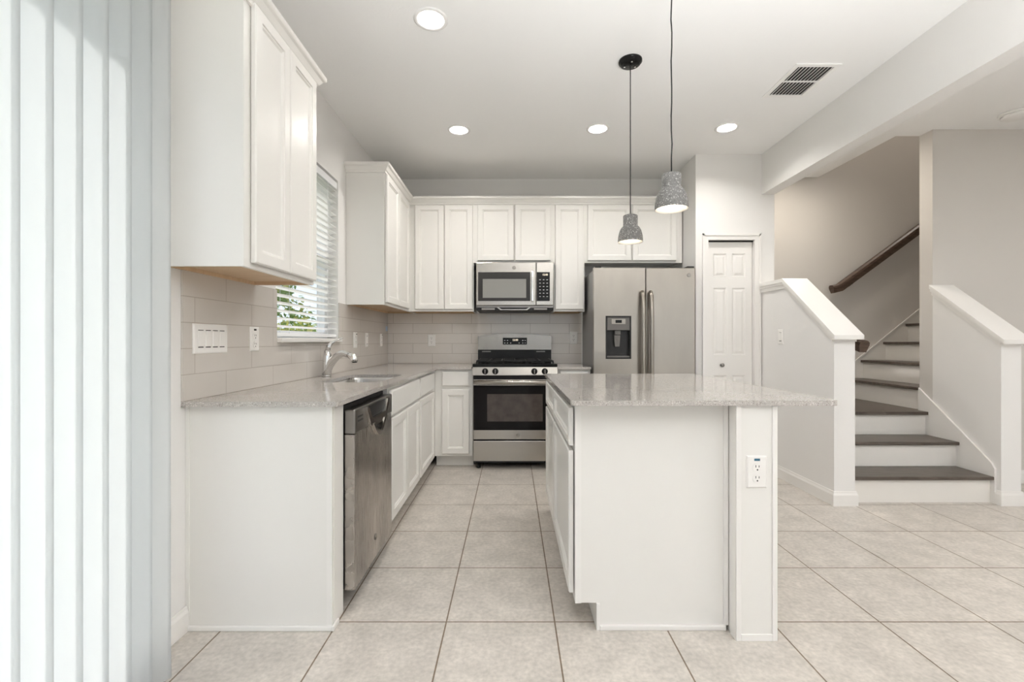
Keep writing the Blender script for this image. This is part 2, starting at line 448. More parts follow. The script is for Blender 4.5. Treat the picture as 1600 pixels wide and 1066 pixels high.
# ------------------------------------------------------------------ setting
XL, YB = -1.30, 4.75            # left wall, rear wall
HK, HH = 2.835, 2.87            # kitchen and hall ceilings
BXL, BXR = 2.252, 2.368         # header / half wall faces
YP = 4.12                       # pantry wall
FRONT, RIGHT = -4.5, 6.5
struct('floor', bx(XL-.16, RIGHT+.1, FRONT-.1, 5.0, -.12, 0), 'floor')
CANS = [(-.425, 2.386), (-.424, 3.64), (.68, 3.62), (1.695, 3.60)]
def ring(x, y, r, n=28): return [(x+r*math.cos(2*PI*i/n), y+r*math.sin(2*PI*i/n)) for i in range(n)]
struct('ceiling', slab_holes(BM(), [(XL-.16, FRONT-.1), (BXL, FRONT-.1), (BXL, YB+.1), (XL-.16, YB+.1)], [ring(x, y, .070) for x, y in CANS], HK, HK+.15), 'ceiling')
def wall_grid(bm, axis, c0, c1, us, zs, holes):
    """wall slab with rectangular holes; axis 'X': thickness in x, u = y; axis 'Y': thickness in y, u = x"""
    U = sorted(set(us)); Z = sorted(set(zs))
    for a, b in zip(U, U[1:]):
        zz = []
        for c, d in zip(Z, Z[1:]):
            um, zm = (a+b)/2, (c+d)/2
            if any(h[0] < um < h[1] and h[2] < zm < h[3] for h in holes): continue
            if zz and abs(zz[-1][1]-c) < 1e-6: zz[-1][1] = d
            else: zz.append([c, d])
        for c, d in zz:
            if axis == 'X': box(bm, c0, c1, a, b, c, d)
            else: box(bm, a, b, c0, c1, c, d)
    return bm
WIN = (2.51, 3.41, 1.165, 2.345)    # kitchen window y0,y1,z0,z1
SLD = (-.25, 1.50, 0.0, 2.42)       # sliding door
struct('wall_left', wall_grid(BM(), 'X', XL-.16, XL, [FRONT-.1, SLD[0], SLD[1], WIN[0], WIN[1], YB+.1],
       [0, WIN[2], WIN[3], SLD[3], HK], [WIN, SLD]), 'wall')
struct('wall_back', bx(XL, 2.26, YB, YB+.1, 0, HK), 'wall')
struct('wall_front', wall_grid(BM(), 'Y', FRONT-.1, FRONT, [XL, -.8, 2.0, 3.0, 5.8, RIGHT], [0, .4, 2.5, HH],
       [(-.8, 2.0, .4, 2.5), (3.0, 5.8, .4, 2.5)]), 'wall')
struct('wall_right', bx(RIGHT, RIGHT+.1, FRONT-.1, 4.9, 0, 5.3), 'wall')
PD = (1.769, 2.187, 0.0, 2.062)     # pantry door opening
struct('wall_pantry', wall_grid(BM(), 'Y', YP, YP+.11, [1.658, PD[0], PD[1], BXR], [0, PD[3], HK], [PD]), 'wall')
struct('wall_alcove', bx(1.658, 1.76, YP+.11, YB, 0, HK), 'wall')
struct('wall_closet', bx(2.26, BXR, YP+.11, 4.8, 0, HK), 'wall')
struct('wall_header', bx(BXL, BXR, FRONT, YP, 2.4725, HH+.1), 'wall')
# hall ceiling with the stairwell opening
bm = BM(); box(bm, BXR, 3.22, FRONT-.1, 4.8, HH, HH+.25); box(bm, 3.22, RIGHT, FRONT-.1, 3.83, HH, HH+.25)
struct('ceiling_hall', bm, 'ceiling')
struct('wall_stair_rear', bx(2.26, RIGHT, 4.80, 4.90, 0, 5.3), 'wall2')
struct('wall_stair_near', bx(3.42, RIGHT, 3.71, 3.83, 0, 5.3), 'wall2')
bm = BM(); box(bm, 3.12, 3.22, 3.83, 4.80, HH+.25, 5.3); box(bm, 3.12, 3.42, 3.71, 3.83, HH+.25, 5.3)
struct('wall_shaft', bm, 'wall')
struct('ceiling_shaft', bx(3.12, RIGHT, 3.71, 4.9, 5.3, 5.4), 'ceiling')
# pale painted end of the stair wall
# half walls
def half_wall(name, x0, x1, y_back, y_peak, z_top, y_end, z_end):
    poly = [(y_back, 0), (y_end, 0), (y_end, z_end), (y_peak, z_top), (y_back, z_top)]
    return struct(name, prism(BM(), poly, x0, x1, 'X'), 'wall')
half_wall('wall_half_left', BXL, BXR+.03, YP, 3.755, 1.635, 3.19, 1.196)
half_wall('wall_half_right', 3.42, 3.56, 3.71, 3.71, 1.575, 3.19, 1.165)
def cap(name, x0, x1, y_back, y_peak, z_top, y_end, z_end):
    """sloping cap board with a moulding under each long edge"""
    bm = BM(); th = .03; ov = .03
    def path(dz): return [(y_back, z_top+dz), (y_peak, z_top+dz), (y_end-.045, z_end+dz-.045*(z_top-z_end)/(y_peak-y_end))]
    A = path(0); B = path(th)
    prism(bm, [A[0], A[1], A[2], B[2], B[1], B[0]], x0-ov, x1+ov, 'X')
    for s, xa in ((-1, x0), (1, x1)):
        for o, lo, hi in ((.022, -.022, 0), (.012, -.05, -.022)):
            a = path(lo); b = path(hi)
            a[2] = (y_end, z_end+lo); b[2] = (y_end, z_end+hi)
            xx = sorted((xa, xa+s*o))
            prism(bm, [a[0], a[1], a[2], b[2], b[1], b[0]], xx[0], xx[1], 'X')
    box(bm, x0-.022, x1+.022, y_end-.022, y_end, z_end-.03, z_end)
    return struct(name, bm, 'trim')
cap('trim_1', BXL, BXR+.03, YP, 3.755, 1.635, 3.19, 1.196)
cap('trim_2', 3.42, 3.56, 3.71, 3.71, 1.575, 3.19, 1.165)
BASE = [(0, 0), (.014, 0), (.014, .075), (.009, .088), (.007, .10), (0, .10)]
struct('baseboard_left', sweep(BM(), [(XL, 1.815), (XL, 1.52)][::-1], BASE), 'trim')
struct('baseboard_stair_left', sweep(BM(), [(BXL, YP), (BXL, 3.19), (BXR+.03, 3.19), (BXR+.03, 3.25)][::1], [(-a, b) for a, b in BASE][::1]) if False else
       sweep(BM(), [(BXR+.03, 3.245), (BXR+.03, 3.19), (BXL, 3.19), (BXL, YP)][::-1], [(a, b) for a, b in BASE]), 'trim')
struct('baseboard_stair_right', sweep(BM(), [(3.42, 3.245), (3.42, 3.19), (3.56, 3.19), (3.56, 3.71), (RIGHT, 3.71)], BASE), 'trim')
struct('baseboard_right', sweep(BM(), [(RIGHT, 3.71), (RIGHT, FRONT)], BASE), 'trim')
struct('baseboard_pantry', sweep(BM(), [(1.66, YP), (1.71, YP)], BASE), 'trim')
# pantry door, casing
CAS = [(0, 0), (0, .012), (.012, .018), (.030, .013), (.048, .011), (.053, .0), ]
def casing(bm, x0, x1, ztop, y):
    w = .053
    for (a0, a1, s) in ((x0-w, x0, -1), (x1, x1+w, 1)):
        box(bm, a0, a1, y-.011, y, 0, ztop+w)
        o = a0 if s < 0 else a1-.016
        box(bm, o, o+.016, y-.018, y-.011, 0, ztop+w)
    box(bm, x0, x1, y-.011, y, ztop, ztop+w); box(bm, x0-w, x1+w, y-.018, y-.011, ztop+w-.016, ztop+w)
    return bm
struct('trim_3', casing(BM(), PD[0], PD[1], PD[3], YP), 'trim')
def six_panel(x0, x1, z0, z1, y, t=.035):
    bm = BM()
    cols = [(x0+.058, x0+.178), (x1-.182, x1-.062)]
    rows = [(z0+.20, .838), (1.022, 1.633), (1.732, 1.945)]
    us = sorted([x0, x1]+[c for a in cols for c in a]); zs = sorted([z0, z1]+[c for a in rows for c in a])
    for a, b in zip(us, us[1:]):
        for c, d in zip(zs, zs[1:]):
            if (a, b) in cols and (c, d) in rows:
                L = [(a+i, b-i, c+i, d-i, y+q) for i, q in ((0, 0), (.009, .008), (.016, .008), (.034, .002), (.036, .002))]
                rect_loops(bm, L, back=False)
            else:
                bm.faces.new([bm.verts.new(p) for p in ((a, y, c), (b, y, c), (b, y, d), (a, y, d))])
    for q in (((x0, z0), (x1, z0)), ((x1, z0), (x1, z1)), ((x1, z1), (x0, z1)), ((x0, z1), (x0, z0))):
        (a, c), (b, d) = q
        bm.faces.new([bm.verts.new(p) for p in ((a, y, c), (b, y, d), (b, y+t, d), (a, y+t, c))])
    bm.faces.new([bm.verts.new(p) for p in ((x0, y+t, z0), (x1, y+t, z0), (x1, y+t, z1), (x0, y+t, z1))])
    bmesh.ops.remove_doubles(bm, verts=bm.verts, dist=1e-5)
    return bm
d1 = struct('door_1', six_panel(PD[0]+.004, PD[1]-.004, .02, PD[3]-.014, YP+.03), 'trim')
obj('door_knob', lathe(BM(), [(.0001, .032), (.012, .032), (.017, .026), (.017, .018), (.008, .012), (.008, .004), (.015, .002), (.015, 0)][::-1], (0, 0, 0), 20, 'Y'), 'steel_dark', d1).location = (1.905, YP+.03, .93)
for ch in d1.children: ch.scale = (1, -1, 1)
obj('track', bx(PD[0]+.001, PD[1]-.001, YP+.02, YP+.10, PD[3]-.013, PD[3]-.001), 'dark', d1, 'dark track slot above the door')  # near-black strip painting the shade in the gap over the door
# sliding door behind the vertical blind
bm = BM()
for a, b in ((-.25, -.19), (.59, .66), (1.44, 1.50)): box(bm, XL-.12, XL-.07, a, b, .0, 2.42)
box(bm, XL-.12, XL-.07, -.25, 1.5, 0, .06); box(bm, XL-.12, XL-.07, -.25, 1.5, 2.36, 2.42)
d2 = struct('door_2', bm, 'vinyl')
bm = BM(); box(bm, XL-.098, XL-.092, -.19, .59, .06, 2.36); box(bm, XL-.098, XL-.092, .66, 1.44, .06, 2.36)
pieces('glass_pane', bm, 'glass', d2)
# kitchen window
y0, y1, z0, z1 = WIN
bm = BM()
box(bm, XL-.13, XL-.08, y0, y0+.05, z0, z1); box(bm, XL-.13, XL-.08, y1-.05, y1, z0, z1)
box(bm, XL-.13, XL-.08, y0+.05, y1-.05, z0, z0+.05); box(bm, XL-.13, XL-.08, y0+.05, y1-.05, z1-.05, z1)
box(bm, XL-.125, XL-.085, y0+.05, y1-.05, 1.73, 1.77)
w1 = struct('window_1', bm, 'vinyl')
obj('glass_pane', bx(XL-.107, XL-.103, y0+.05, y1-.05, z0+.05, z1-.05), 'glass', w1)
obj('window_sill', bx(XL-.08, XL+.035, y0+.001, y1-.001, z0-.022, z0+.004, .004), 'trim', w1)
for i, (a, b) in enumerate(((-.8, 2.0), (3.0, 5.8))):
    bm = BM()
    for u0, u1 in ((a, a+.06), ((a+b)/2-.03, (a+b)/2+.03), (b-.06, b)): box(bm, u0, u1, FRONT-.08, FRONT-.03, .4, 2.5)
    box(bm, a, b, FRONT-.08, FRONT-.03, .4, .46); box(bm, a, b, FRONT-.08, FRONT-.03, 2.44, 2.5)
    w = struct('window_%d' % (i+2), bm, 'vinyl')
    obj('glass_pane', bx(a+.06, b-.06, FRONT-.057, FRONT-.053, .46, 2.44), 'glass', w)
# outside
struct('ground', bx(-2.45, XL-.17, -12, 30, -.3, -.15), 'patio')  # unseen pale strip added to bounce light up onto the blind slats
struct('ground_lawn', bx(-30, -2.4505, -12, 30, -.3, -.16), 'grass')

def leaf_cloud(bm, blobs, n, size, mis=(0, 1)):
    for _ in range(n):
        c, r = random.choice(blobs)
        d = Vector((random.gauss(0, 1), random.gauss(0, 1), random.gauss(0, 1))).normalized()*r*random.uniform(.55, 1.05)
        p = Vector(c)+d
        q = Matrix.Rotation(random.uniform(0, 2*PI), 3, Vector((random.gauss(0, 1), random.gauss(0, 1), random.gauss(0, 1))).normalized())
        s = size*random.uniform(.6, 1.3)
        pts = [(-.5, 0, 0), (-.15, .22, .05), (.2, .2, .05), (.55, 0, -.05), (.2, -.2, .05), (-.15, -.22, .05)]
        f = bm.faces.new([bm.verts.new(p+q @ (Vector(t)*s)) for t in pts]); f.material_index = random.choice(mis)
    return bm
def shrub(name, label, x, y, blobs, n, size, mis):
    t = thing(name, label, 'shrub', (x, y, -.15), group='shrubs outside the kitchen window')
    obj('foliage', leaf_cloud(BM(), blobs, n, size, mis), ['leaf', 'leaf2'], t)
    bm = BM()
    for k in range(4): tube(bm, [(0, 0, 0), (random.uniform(-.1, .1), random.uniform(-.1, .1), .5), (random.uniform(-.3, .3), random.uniform(-.3, .3), 1.2)], [.03, .022, .01], 6)
    obj('stem', bm, 'bark', t)
shrub('garden_shrub', 'yellow-green leafy shrub seen low through the kitchen window blind', -2.55, 5.1,
      [((0, 0, .9), .42), ((-.15, -.25, 1.25), .28), ((.05, .25, 1.25), .3), ((0, 0, .5), .4)], 2600, .075, (0, 1, 1))
shrub('garden_shrub', 'taller dark green shrub behind the yellow-green one outside the kitchen window', -3.25, 6.15,
      [((0, 0, 1.5), .55), ((-.2, .1, 2.1), .42), ((.1, -.1, .8), .5)], 2600, .09, (0, 0, 0, 1))
t = thing('vinyl_fence', 'pale blue-white board fence seen through the slats of the kitchen window blind', 'fence', (-3.2, 7.6, -.15))
bm = BM()
for k in range(34): box(bm, -.012, .012, .1+k*.17, .1+k*.17+.163, .06, 3.0)
obj('board_panel', bm, 'fence', t)
for k in range(3): obj('post', bx(-.05, .05, k*2.0-.05+.05, k*2.0+.1, 0, 3.08, .006), 'vinyl', t)

# ------------------------------------------------------------------ tile backsplash
bm = BM(); T = .008
wall_grid(bm, 'X', XL+.001, XL+T, [1.79, WIN[0], WIN[1], YB], [.9145, WIN[2]-.022, 1.4345], [(WIN[0], WIN[1], WIN[2]-.022, 3)])
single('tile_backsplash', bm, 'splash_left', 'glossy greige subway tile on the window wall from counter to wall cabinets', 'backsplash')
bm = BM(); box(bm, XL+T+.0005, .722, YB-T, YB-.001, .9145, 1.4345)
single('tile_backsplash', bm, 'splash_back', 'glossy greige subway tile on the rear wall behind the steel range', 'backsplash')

# ------------------------------------------------------------------ countertops
def arc(cx, cy, r, a0, a1, n=6): return [(cx+r*math.cos(math.radians(a0+(a1-a0)*i/n)), cy+r*math.sin(math.radians(a0+(a1-a0)*i/n))) for i in range(n+1)]
CT, CB = .914, .894
SX0, SX1, SY0, SY1 = -1.12, -.765, 2.62, 3.22
sink_hole = arc(SX1-.07, SY1-.07, .07, 0, 90)+arc(SX0+.07, SY1-.07, .07, 90, 180)+arc(SX0+.07, SY0+.07, .07, 180, 270)+arc(SX1-.07, SY0+.07, .07, 270, 360)
outer = [(XL+.001, 1.79)]+arc(-.695, 1.80, .01, -90, 0, 4)+[(-.662, 4.10), (-.362, 4.10), (-.362, YB-.001), (XL+.001, YB-.001)]
single('countertop', slab_holes(BM(), outer, [sink_hole], CB, CT), 'quartz', 'L-shaped grey speckled quartz countertop with the sink along the window wall', 'countertop')
single('countertop', bx(.408, .712, 4.10, YB-.001, CB, CT, .002), 'quartz', 'short grey quartz countertop piece between the range and the refrigerator', 'countertop')
IT, IB = .925, .905
single('countertop', prism(BM(), arc(.245, 1.76, .02, 180, 270)+arc(1.23, 1.76, .02, 270, 360)+arc(1.23, 3.13, .02, 0, 90)+arc(.245, 3.13, .02, 90, 180), IB, IT), 'quartz',
       'large rectangular grey quartz island top overhanging to the right', 'countertop')

# ------------------------------------------------------------------ cabinets
def base_cabinet(label, loc, rotz, w, depth, top, fronts, doors, toe=(0, 0), group='base cabinets', framed=False, hollow=False):
    """local frame: front at y=0, width along x; fronts/doors are (x0,x1,z0,z1)"""
    t = thing('base_cabinet', label, 'cabinet', loc, rotz, group)
    if hollow:
        bm = BM(); box(bm, 0, .018, .0181, depth, .105, top); box(bm, w-.018, w, .0181, depth, .105, top); box(bm, 0, w, 0, .018, .105, top)
        box(bm, .018, w-.018, .0181, depth, .105, .123); box(bm, .018, w-.018, depth-.012, depth, .123, top)
    else: bm = bx(0, w, 0, depth, .105, top)
    obj('carcass', bm, 'cab', t)
    obj('toe_kick', bx(toe[0], w-toe[1], .085, depth-.02, 0, .105), 'cab', t)
    for f in fronts: obj('drawer_front', door_bm(*f, -.0045, frame=.032) if framed else drawer_bm(*f, -.0045), 'cab', t)
    for d in doors: obj('cabinet_door', door_bm(*d, -.0045), 'cab', t)
    return t
def wall_cabinet(label, loc, rotz, w, depth, zb, zt, doors, group='wall cabinets', wood=True):
    t = thing('wall_cabinet', label, 'cabinet', (loc[0], loc[1], zb), rotz, group)
    h = zt-zb
    bm = BM()
    box(bm, 0, w, .0, depth, .022, h)
    box(bm, 0, w, 0, .018, 0, .022); box(bm, 0, .012, .018, depth, 0, .022); box(bm, w-.012, w, .018, depth, 0, .022)
    obj('carcass', bm, 'cab', t)
    if wood:
        bm = BM(); box(bm, .012, w-.012, .019, depth-.001, .016, .0219); box(bm, .0121, .020, .019, depth-.001, .0, .016)
        box(bm, w-.020, w-.0121, .019, depth-.001, .0, .016); box(bm, .02, w-.02, depth-.012, depth-.001, 0, .016)
        obj('underside_board', bm, 'maple', t, 'bare maple underside board')
    for d in doors: obj('cabinet_door', door_bm(d[0], d[1], d[2]-zb, d[3]-zb, -.004, frame=.046), 'cab', t)
    return t
CROWN = [(0, 0), (.010, 0), (.012, .012), (.020, .018), (.034, .040), (.044, .046), (.048, .052), (.048, .068), (0, .068)]
DB, DT = 1.455, 2.462
# near cabinet on the window wall
R90 = PI/2
t = wall_cabinet('tall white wall cabinet nearest the vertical blind, left of the kitchen window', (-1.0, 1.70), R90, .60, .299, 1.432, 2.47,
                 [(.042, .312, 1.452, 2.445), (.318, .585, 1.452, 2.445)])
obj('crown_moulding', sweep(BM(), [(.60, .299), (.60, 0), (0, 0), (0, .299)][::-1], [(a, b) for a, b in CROWN], 1.0), 'cab', t)
ZB, ZT = 1.435, 2.49
wall_cabinet('white two-door wall cabinet beside the window, its end panel facing the room', (-1.0, 3.574), R90, 1.175, .299, ZB, ZT,
             [(-.0+.012, .39, DB, DT), (.398, .79, DB, DT)])
wall_cabinet('white two-door wall cabinet in the corner left of the microwave', (-.999, 4.42), 0, .629, .329, ZB, ZT,
             [(.062, .341, DB, DT), (.349, .619, DB, DT)])
wall_cabinet('short white two-door wall cabinet above the microwave', (-.37, 4.42), 0, .775, .329, 1.905, ZT,
             [(.037, .386, 1.925, DT), (.401, .742, 1.925, DT)], wood=False)
wall_cabinet('narrow white single-door wall cabinet right of the microwave', (.405, 4.42), 0, .297, .329, ZB, ZT,
             [(.013, .285, DB, DT)])
wall_cabinet('short white two-door wall cabinet over the refrigerator', (.702, 4.42), 0, .945, .329, 1.905, ZT,
             [(.028, .448, 1.925, DT), (.462, .884, 1.925, DT)], wood=False)
single('crown_moulding', sweep(BM(), [(XL+.001, 3.574), (-1.0, 3.574), (-1.0, 4.42), (1.656, 4.42)], CROWN, 2.47), 'cab',
       'white crown moulding along the top of the rear wall cabinets', 'moulding')

# left run, fronts face +X
XF = -.70
t = thing('end_panel', 'white end panel closing the counter run beside the dishwasher', 'panel', (-1.0, 1.82, 0))
obj('panel', bx(-.299, .282, 0, .018, 0, .893, .002), 'cab', t)
obj('filler', bx(.255, .284, .0185, .118, .0, .893, .002), 'cab', t)
bm = BM(); box(bm, -.299, .286, -.012, 0, 0, .020, .004); box(bm, .284, .294, -.012, .05, 0, .02, .003)
pieces('shoe_moulding', bm, 'trim', t)
bm = BM(); box(bm, .262, .284, -.004, 0, .02, .893); box(bm, -.299, -.285, -.004, 0, .02, .893)
pieces('edge_trim', bm, 'trim', t)
base_cabinet('white sink base cabinet under the window with a false drawer front', (XF, 2.56, 0), R90, .81, .59, .893,
             [(.02, .795, .73, .872)], [(.02, .402, .13, .71), (.41, .795, .13, .71)], hollow=True)
base_cabinet('white base cabinet with one drawer in the run between sink and corner', (XF, 3.372, 0), R90, .766, .59, .893,
             [(.028, .62, .73, .872)], [(.028, .62, .13, .71)], toe=(0, -.09))
base_cabinet('white single-drawer base cabinet left of the range', (-.699, 4.14, 0), 0, .343, .60, .893,
             [(.066, .313, .742, .872)], [(.066, .313, .13, .712)], toe=(.0, 0))
base_cabinet('narrow white drawer base cabinet squeezed between the range and the refrigerator', (.412, 4.14, 0), 0, .298, .60, .893,
             [(.02, .275, .742, .872)], [(.02, .275, .13, .712)])
# island, fronts face -X
ti = base_cabinet('white island cabinet with two drawers over two doors', (.252, 3.11, 0), -R90, 1.285, .612, .904,
                  [(.02, .585, .73, .882), (.60, 1.265, .73, .882)], [(.02, .585, .135, .71), (.60, 1.265, .135, .71)], toe=(0, 0), framed=True)
bm = BM(); box(bm, 1.2851, 1.289, 0, .024, .105, .904)
box(bm, 1.2851, 1.294, .085, .098, 0, .105); box(bm, 1.2851, 1.297, .098, .60, 0, .020, .003); box(bm, 1.2851, 1.292, .592, .610, .02, .904)
pieces('edge_trim', bm, 'trim', ti)
t = thing('island_end_wall', 'white knee wall at the right side of the island carrying the outlet', 'panel', (.94, 1.75, 0))
obj('wall_core', bx(-.0755, .075, .006, 1.35, 0, .904), 'cab', t)
bm = BM(); box(bm, -.0795, -.060, 0, .006, 0, .904, .0015); box(bm, .060, .079, 0, .006, 0, .904, .0015)
box(bm, -.060, .060, 0, .006, 0, .026, .0015)
box(bm, -.080, -.0757, .006, .05, 0, .904); box(bm, .0751, .079, .006, .05, 0, .904)
pieces('corner_trim', bm, 'trim', t)

# ------------------------------------------------------------------ dishwasher
t = thing('dishwasher', 'stainless dishwasher with pocket handle beside the white end panel', 'dishwasher', (-.70, 1.945, 0), R90)
obj('tub', bx(.006, .600, .02, .58, .09, .875), 'blackmat', t)
obj('toe_panel', bx(.006, .600, .085, .10, 0, .088), 'plastic_dark', t)
obj('door', bx(.004, .602, -.028, .019, .085, .752, .004), 'steel_dw', t)
bm = BM(); box(bm, .004, .602, -.030, .019, .754, .858, .006)
cp = obj('control_panel', bm, 'steel_dark', t, 'dark steel control strip')
bm = BM(); box(bm, .035, .105, -.0315, -.0298, .818, .826); box(bm, .035, .105, -.0315, -.0298, .800, .808)
pieces('vent_slot', bm, 'slot', cp)
bm = BM()
# faceted handle: a wide trapezoid lip folding down into a scoop
P0 = [(.155, .846), (.46, .846)]; P1 = [(.185, .790), (.43, .790)]
prism(bm, [(.125, .852), (.125, .838), (.180, .758), (.25, .748), (.375, .748), (.435, .758), (.490, .838), (.490, .852), (.465, .848), (.42, .792), (.20, .792), (.150, .848)], -.046, -.0302, 'Y')
n = 10
lip = [(.205+.215*i/n, .762-.072*math.sin(PI*i/n)) for i in range(n+1)]
inn = [(.235+.155*i/n, .762-.046*math.sin(PI*i/n)) for i in range(n+1)]
prism(bm, lip+inn[::-1], -.050, -.0295, 'Y')
hd = obj('handle', bm, 'bright_steel', t, 'shiny faceted pocket handle')
bm = BM(); prism(bm, [(.152, .848), (.202, .793), (.418, .793), (.463, .848)], -.0325, -.0302, 'Y'); prism(bm, inn, -.0320, -.0285, 'Y')
obj('pocket', bm, 'blackmat', hd)
emblem(t, .30, -.0285, .19, .016)

# ------------------------------------------------------------------ gas range
t = thing('gas_range', 'stainless gas range with black oven door between the base cabinets', 'range', (-.352, 4.085, 0))
RW = .757
obj('body', bx(.004, RW-.004, .03, .63, .05, .895), 'blackmat', t)
bm = BM()
for x in (.05, RW-.05):
    for y in (.06, .58): lathe(bm, [(.018, 0), (.018, .012), (.011, .016), (.011, .05)], (x, y, 0), 14)
pieces('foot', bm, 'blackmat', t)
obj('drawer', bx(.004, RW-.004, .0, .0295, .072, .255, .004), 'steel_h', t)
dr = obj('oven_door', bx(.004, RW-.004, -.004, .0295, .268, .805, .004), 'steel_h', t)
obj('glass_panel', bx(.008, RW-.008, -.007, -.0042, .352, .752, .001), 'glass_dark', dr, 'black glass door panel')
obj('window', bx(.13, RW-.13, -.0082, -.0071, .430, .675, .0004), 'glass_win', dr, 'smoky inner window')
bm = BM()
tube(bm, [(.012, -.047, .783), (RW-.012, -.047, .783)], .021, 16)
for x in (.04, RW-.04): box(bm, x-.012, x+.012, -.040, -.0045, .772, .794, .003)
obj('handle', bm, 'steel_h', dr)
emblem(dr, RW/2+.03, -.0045, .308, .017)
obj('control_strip', prism(BM(), [(-.012, .842), (-.012, .848), (.0, .915), (.029, .915), (.029, .842)], 0, RW, 'X'), 'steel_h', t)
kz = .878
for x in (.112, .203, .552, .645):
    bm = lathe(BM(), [(.028, 0), (.028, -.006), (.024, -.010), (.022, -.030), (.018, -.033), (.0001, -.033)], (x, -.004, kz), 24, 'Y')
    k = obj('knob', bm, 'black', t, 'black control knob')
    obj('pointer', bx(x-.004, x+.004, -.042, -.0365, kz-.018, kz+.018, .001), 'steel_dark', k)
obj('cooktop', bx(-.002, RW+.002, -.006, .57, .916, .944, .006), 'black', t)
bm = BM()
for cx, cy, r in ((.16, .14, .045), (.16, .42, .036), (.595, .14, .05), (.595, .42, .036), (.378, .28, .06)):
    lathe(bm, [(r+.012, .9445), (r+.012, .950), (r, .953), (r, .960), (r*.92, .963), (.0001, .963)], (cx, cy, 0), 24)
pieces('burner', bm, 'iron', t)
def grate(x0, x1):
    bm = BM(); y0, y1, z0, z1 = .015, .535, .962, .974
    for x in (x0, x1-.012): box(bm, x, x+.012, y0, y1, z0, z1, .003)
    for y in (y0, (y0+y1)/2-.006, y1-.012): box(bm, x0+.012, x1-.012, y, y+.012, z0, z1, .003)
    xc = (x0+x1)/2
    for y in (y0+.06, y0+.2, y1-.21, y1-.07):
        box(bm, xc-.006, xc+.006, y-.045, y+.05, z0, z1, .003); 
    for yc in (.14, .42):
        box(bm, x0+.012, xc-.035, yc-.005, yc+.007, z0, z1, .003); box(bm, xc+.035, x1-.012, yc-.005, yc+.007, z0, z1, .003)
    for x in (x0, x1-.012):
        for y in (y0, y1-.012): box(bm, x, x+.012, y, y+.012, .945, z0)
    return bm
for a, b in ((.03, .265), (.27, .487), (.492, .727)): obj('grate', grate(a, b), 'iron', t)
# backguard
obj('back_riser', bx(.004, RW-.004, .585, .632, .945, 1.062), 'blackmat', t)
bm = BM()
for x in (.045, .60): box(bm, x, x+.09, .582, .5848, 1.036, 1.045)
pieces('vent_slot', bm, 'plastic_grey', t)
n = 16
arch = [(.004+(RW-.008)*i/n, 1.197+.028*math.sin(PI*i/n)) for i in range(n+1)]
bm = BM(); prism(bm, [(.004, 1.060)]+[(RW-.004, 1.060)]+arch[::-1], .578, .632, 'Y')
bg = obj('backguard', bm, 'steel_mid', t)
dp = obj('display_panel', bx(.258, .505, .574, .5778, 1.112, 1.182, .002), 'black', bg, 'black clock and keypad panel')
tb = text_bm('12:00', .026); bmesh.ops.transform(tb, matrix=Matrix.Translation((.385, .5732, 1.158)) @ Matrix.Rotation(PI/2, 4, 'X'), verts=tb.verts)
obj('clock_digits', tb, 'lcd', dp)
bm = BM()
for x in (.278, .306, .338, .425, .462, .486):
    for z in (1.128, 1.154):
        if .33 < x < .45 and z > 1.14: continue
        box(bm, x-.006, x+.006, .5732, .5739, z-.003, z+.003)
pieces('key_print', bm, 'marks', dp)

# ------------------------------------------------------------------ microwave
t = thing('microwave', 'stainless over-the-range microwave under the short wall cabinet', 'microwave', (-.345, 4.36, 1.44))
MW = .745
obj('body', bx(.003, MW-.003, .02, .385, .03, .464), 'steel_dark', t)
md = obj('door', bx(.003, .573, -.01, .0195, .048, .460, .006), 'steel_h', t)
obj('glass_panel', bx(.022, .520, -.0135, -.0102, .090, .366, .003), 'plastic_dark', md, 'dark glass door panel')
obj('window', bx(.066, .480, -.0152, -.0136, .120, .300, .0005), 'glass_mw', md, 'grey reflective window')
bm = BM(); box(bm, .529, .551, -.045, -.030, .085, .372, .006)
for z in (.095, .345): box(bm, .534, .546, -.030, -.0102, z, z+.016)
obj('handle', bm, 'chrome', md)
emblem(md, .365, -.0102, .408, .018)
cp = obj('control_panel', bx(.576, MW-.003, -.01, .0195, .048, .460, .006), 'steel_h', t)
kp = obj('keypad', bx(.582, .705, -.0135, -.0102, .090, .366, .003), 'black', cp, 'black glass keypad')
tb = text_bm('12:00', .024); bmesh.ops.transform(tb, matrix=Matrix.Translation((.660, -.0138, .340)) @ Matrix.Rotation(PI/2, 4, 'X'), verts=tb.verts)
obj('clock_digits', tb, 'lcd', kp)
bm = BM()
for r in range(6):
    for c in range(3): box(bm, .605+c*.034, .605+c*.034+.014, -.0142, -.0136, .290-r*.032, .290-r*.032+.0045)
pieces('key_print', bm, 'marks', kp)
vg = obj('vent_grille', bx(.006, MW-.006, -.004, .385, .0, .0298, .004), 'blackmat', t)
bm = BM()
for x in (.055, .555): box(bm, x, x+.125, -.0062, -.0042, .006, .022, .001)
pieces('light_lens', bm, 'plastic_grey', vg)
bm = BM(); prism(bm, [(.20, .029), (.235, .004), (.49, .004), (.525, .029), (.505, .029), (.48, .012), (.245, .012), (.22, .029)], -.010, -.0043, 'Y')
obj('grease_tray_lip', bm, 'steel_h', vg)

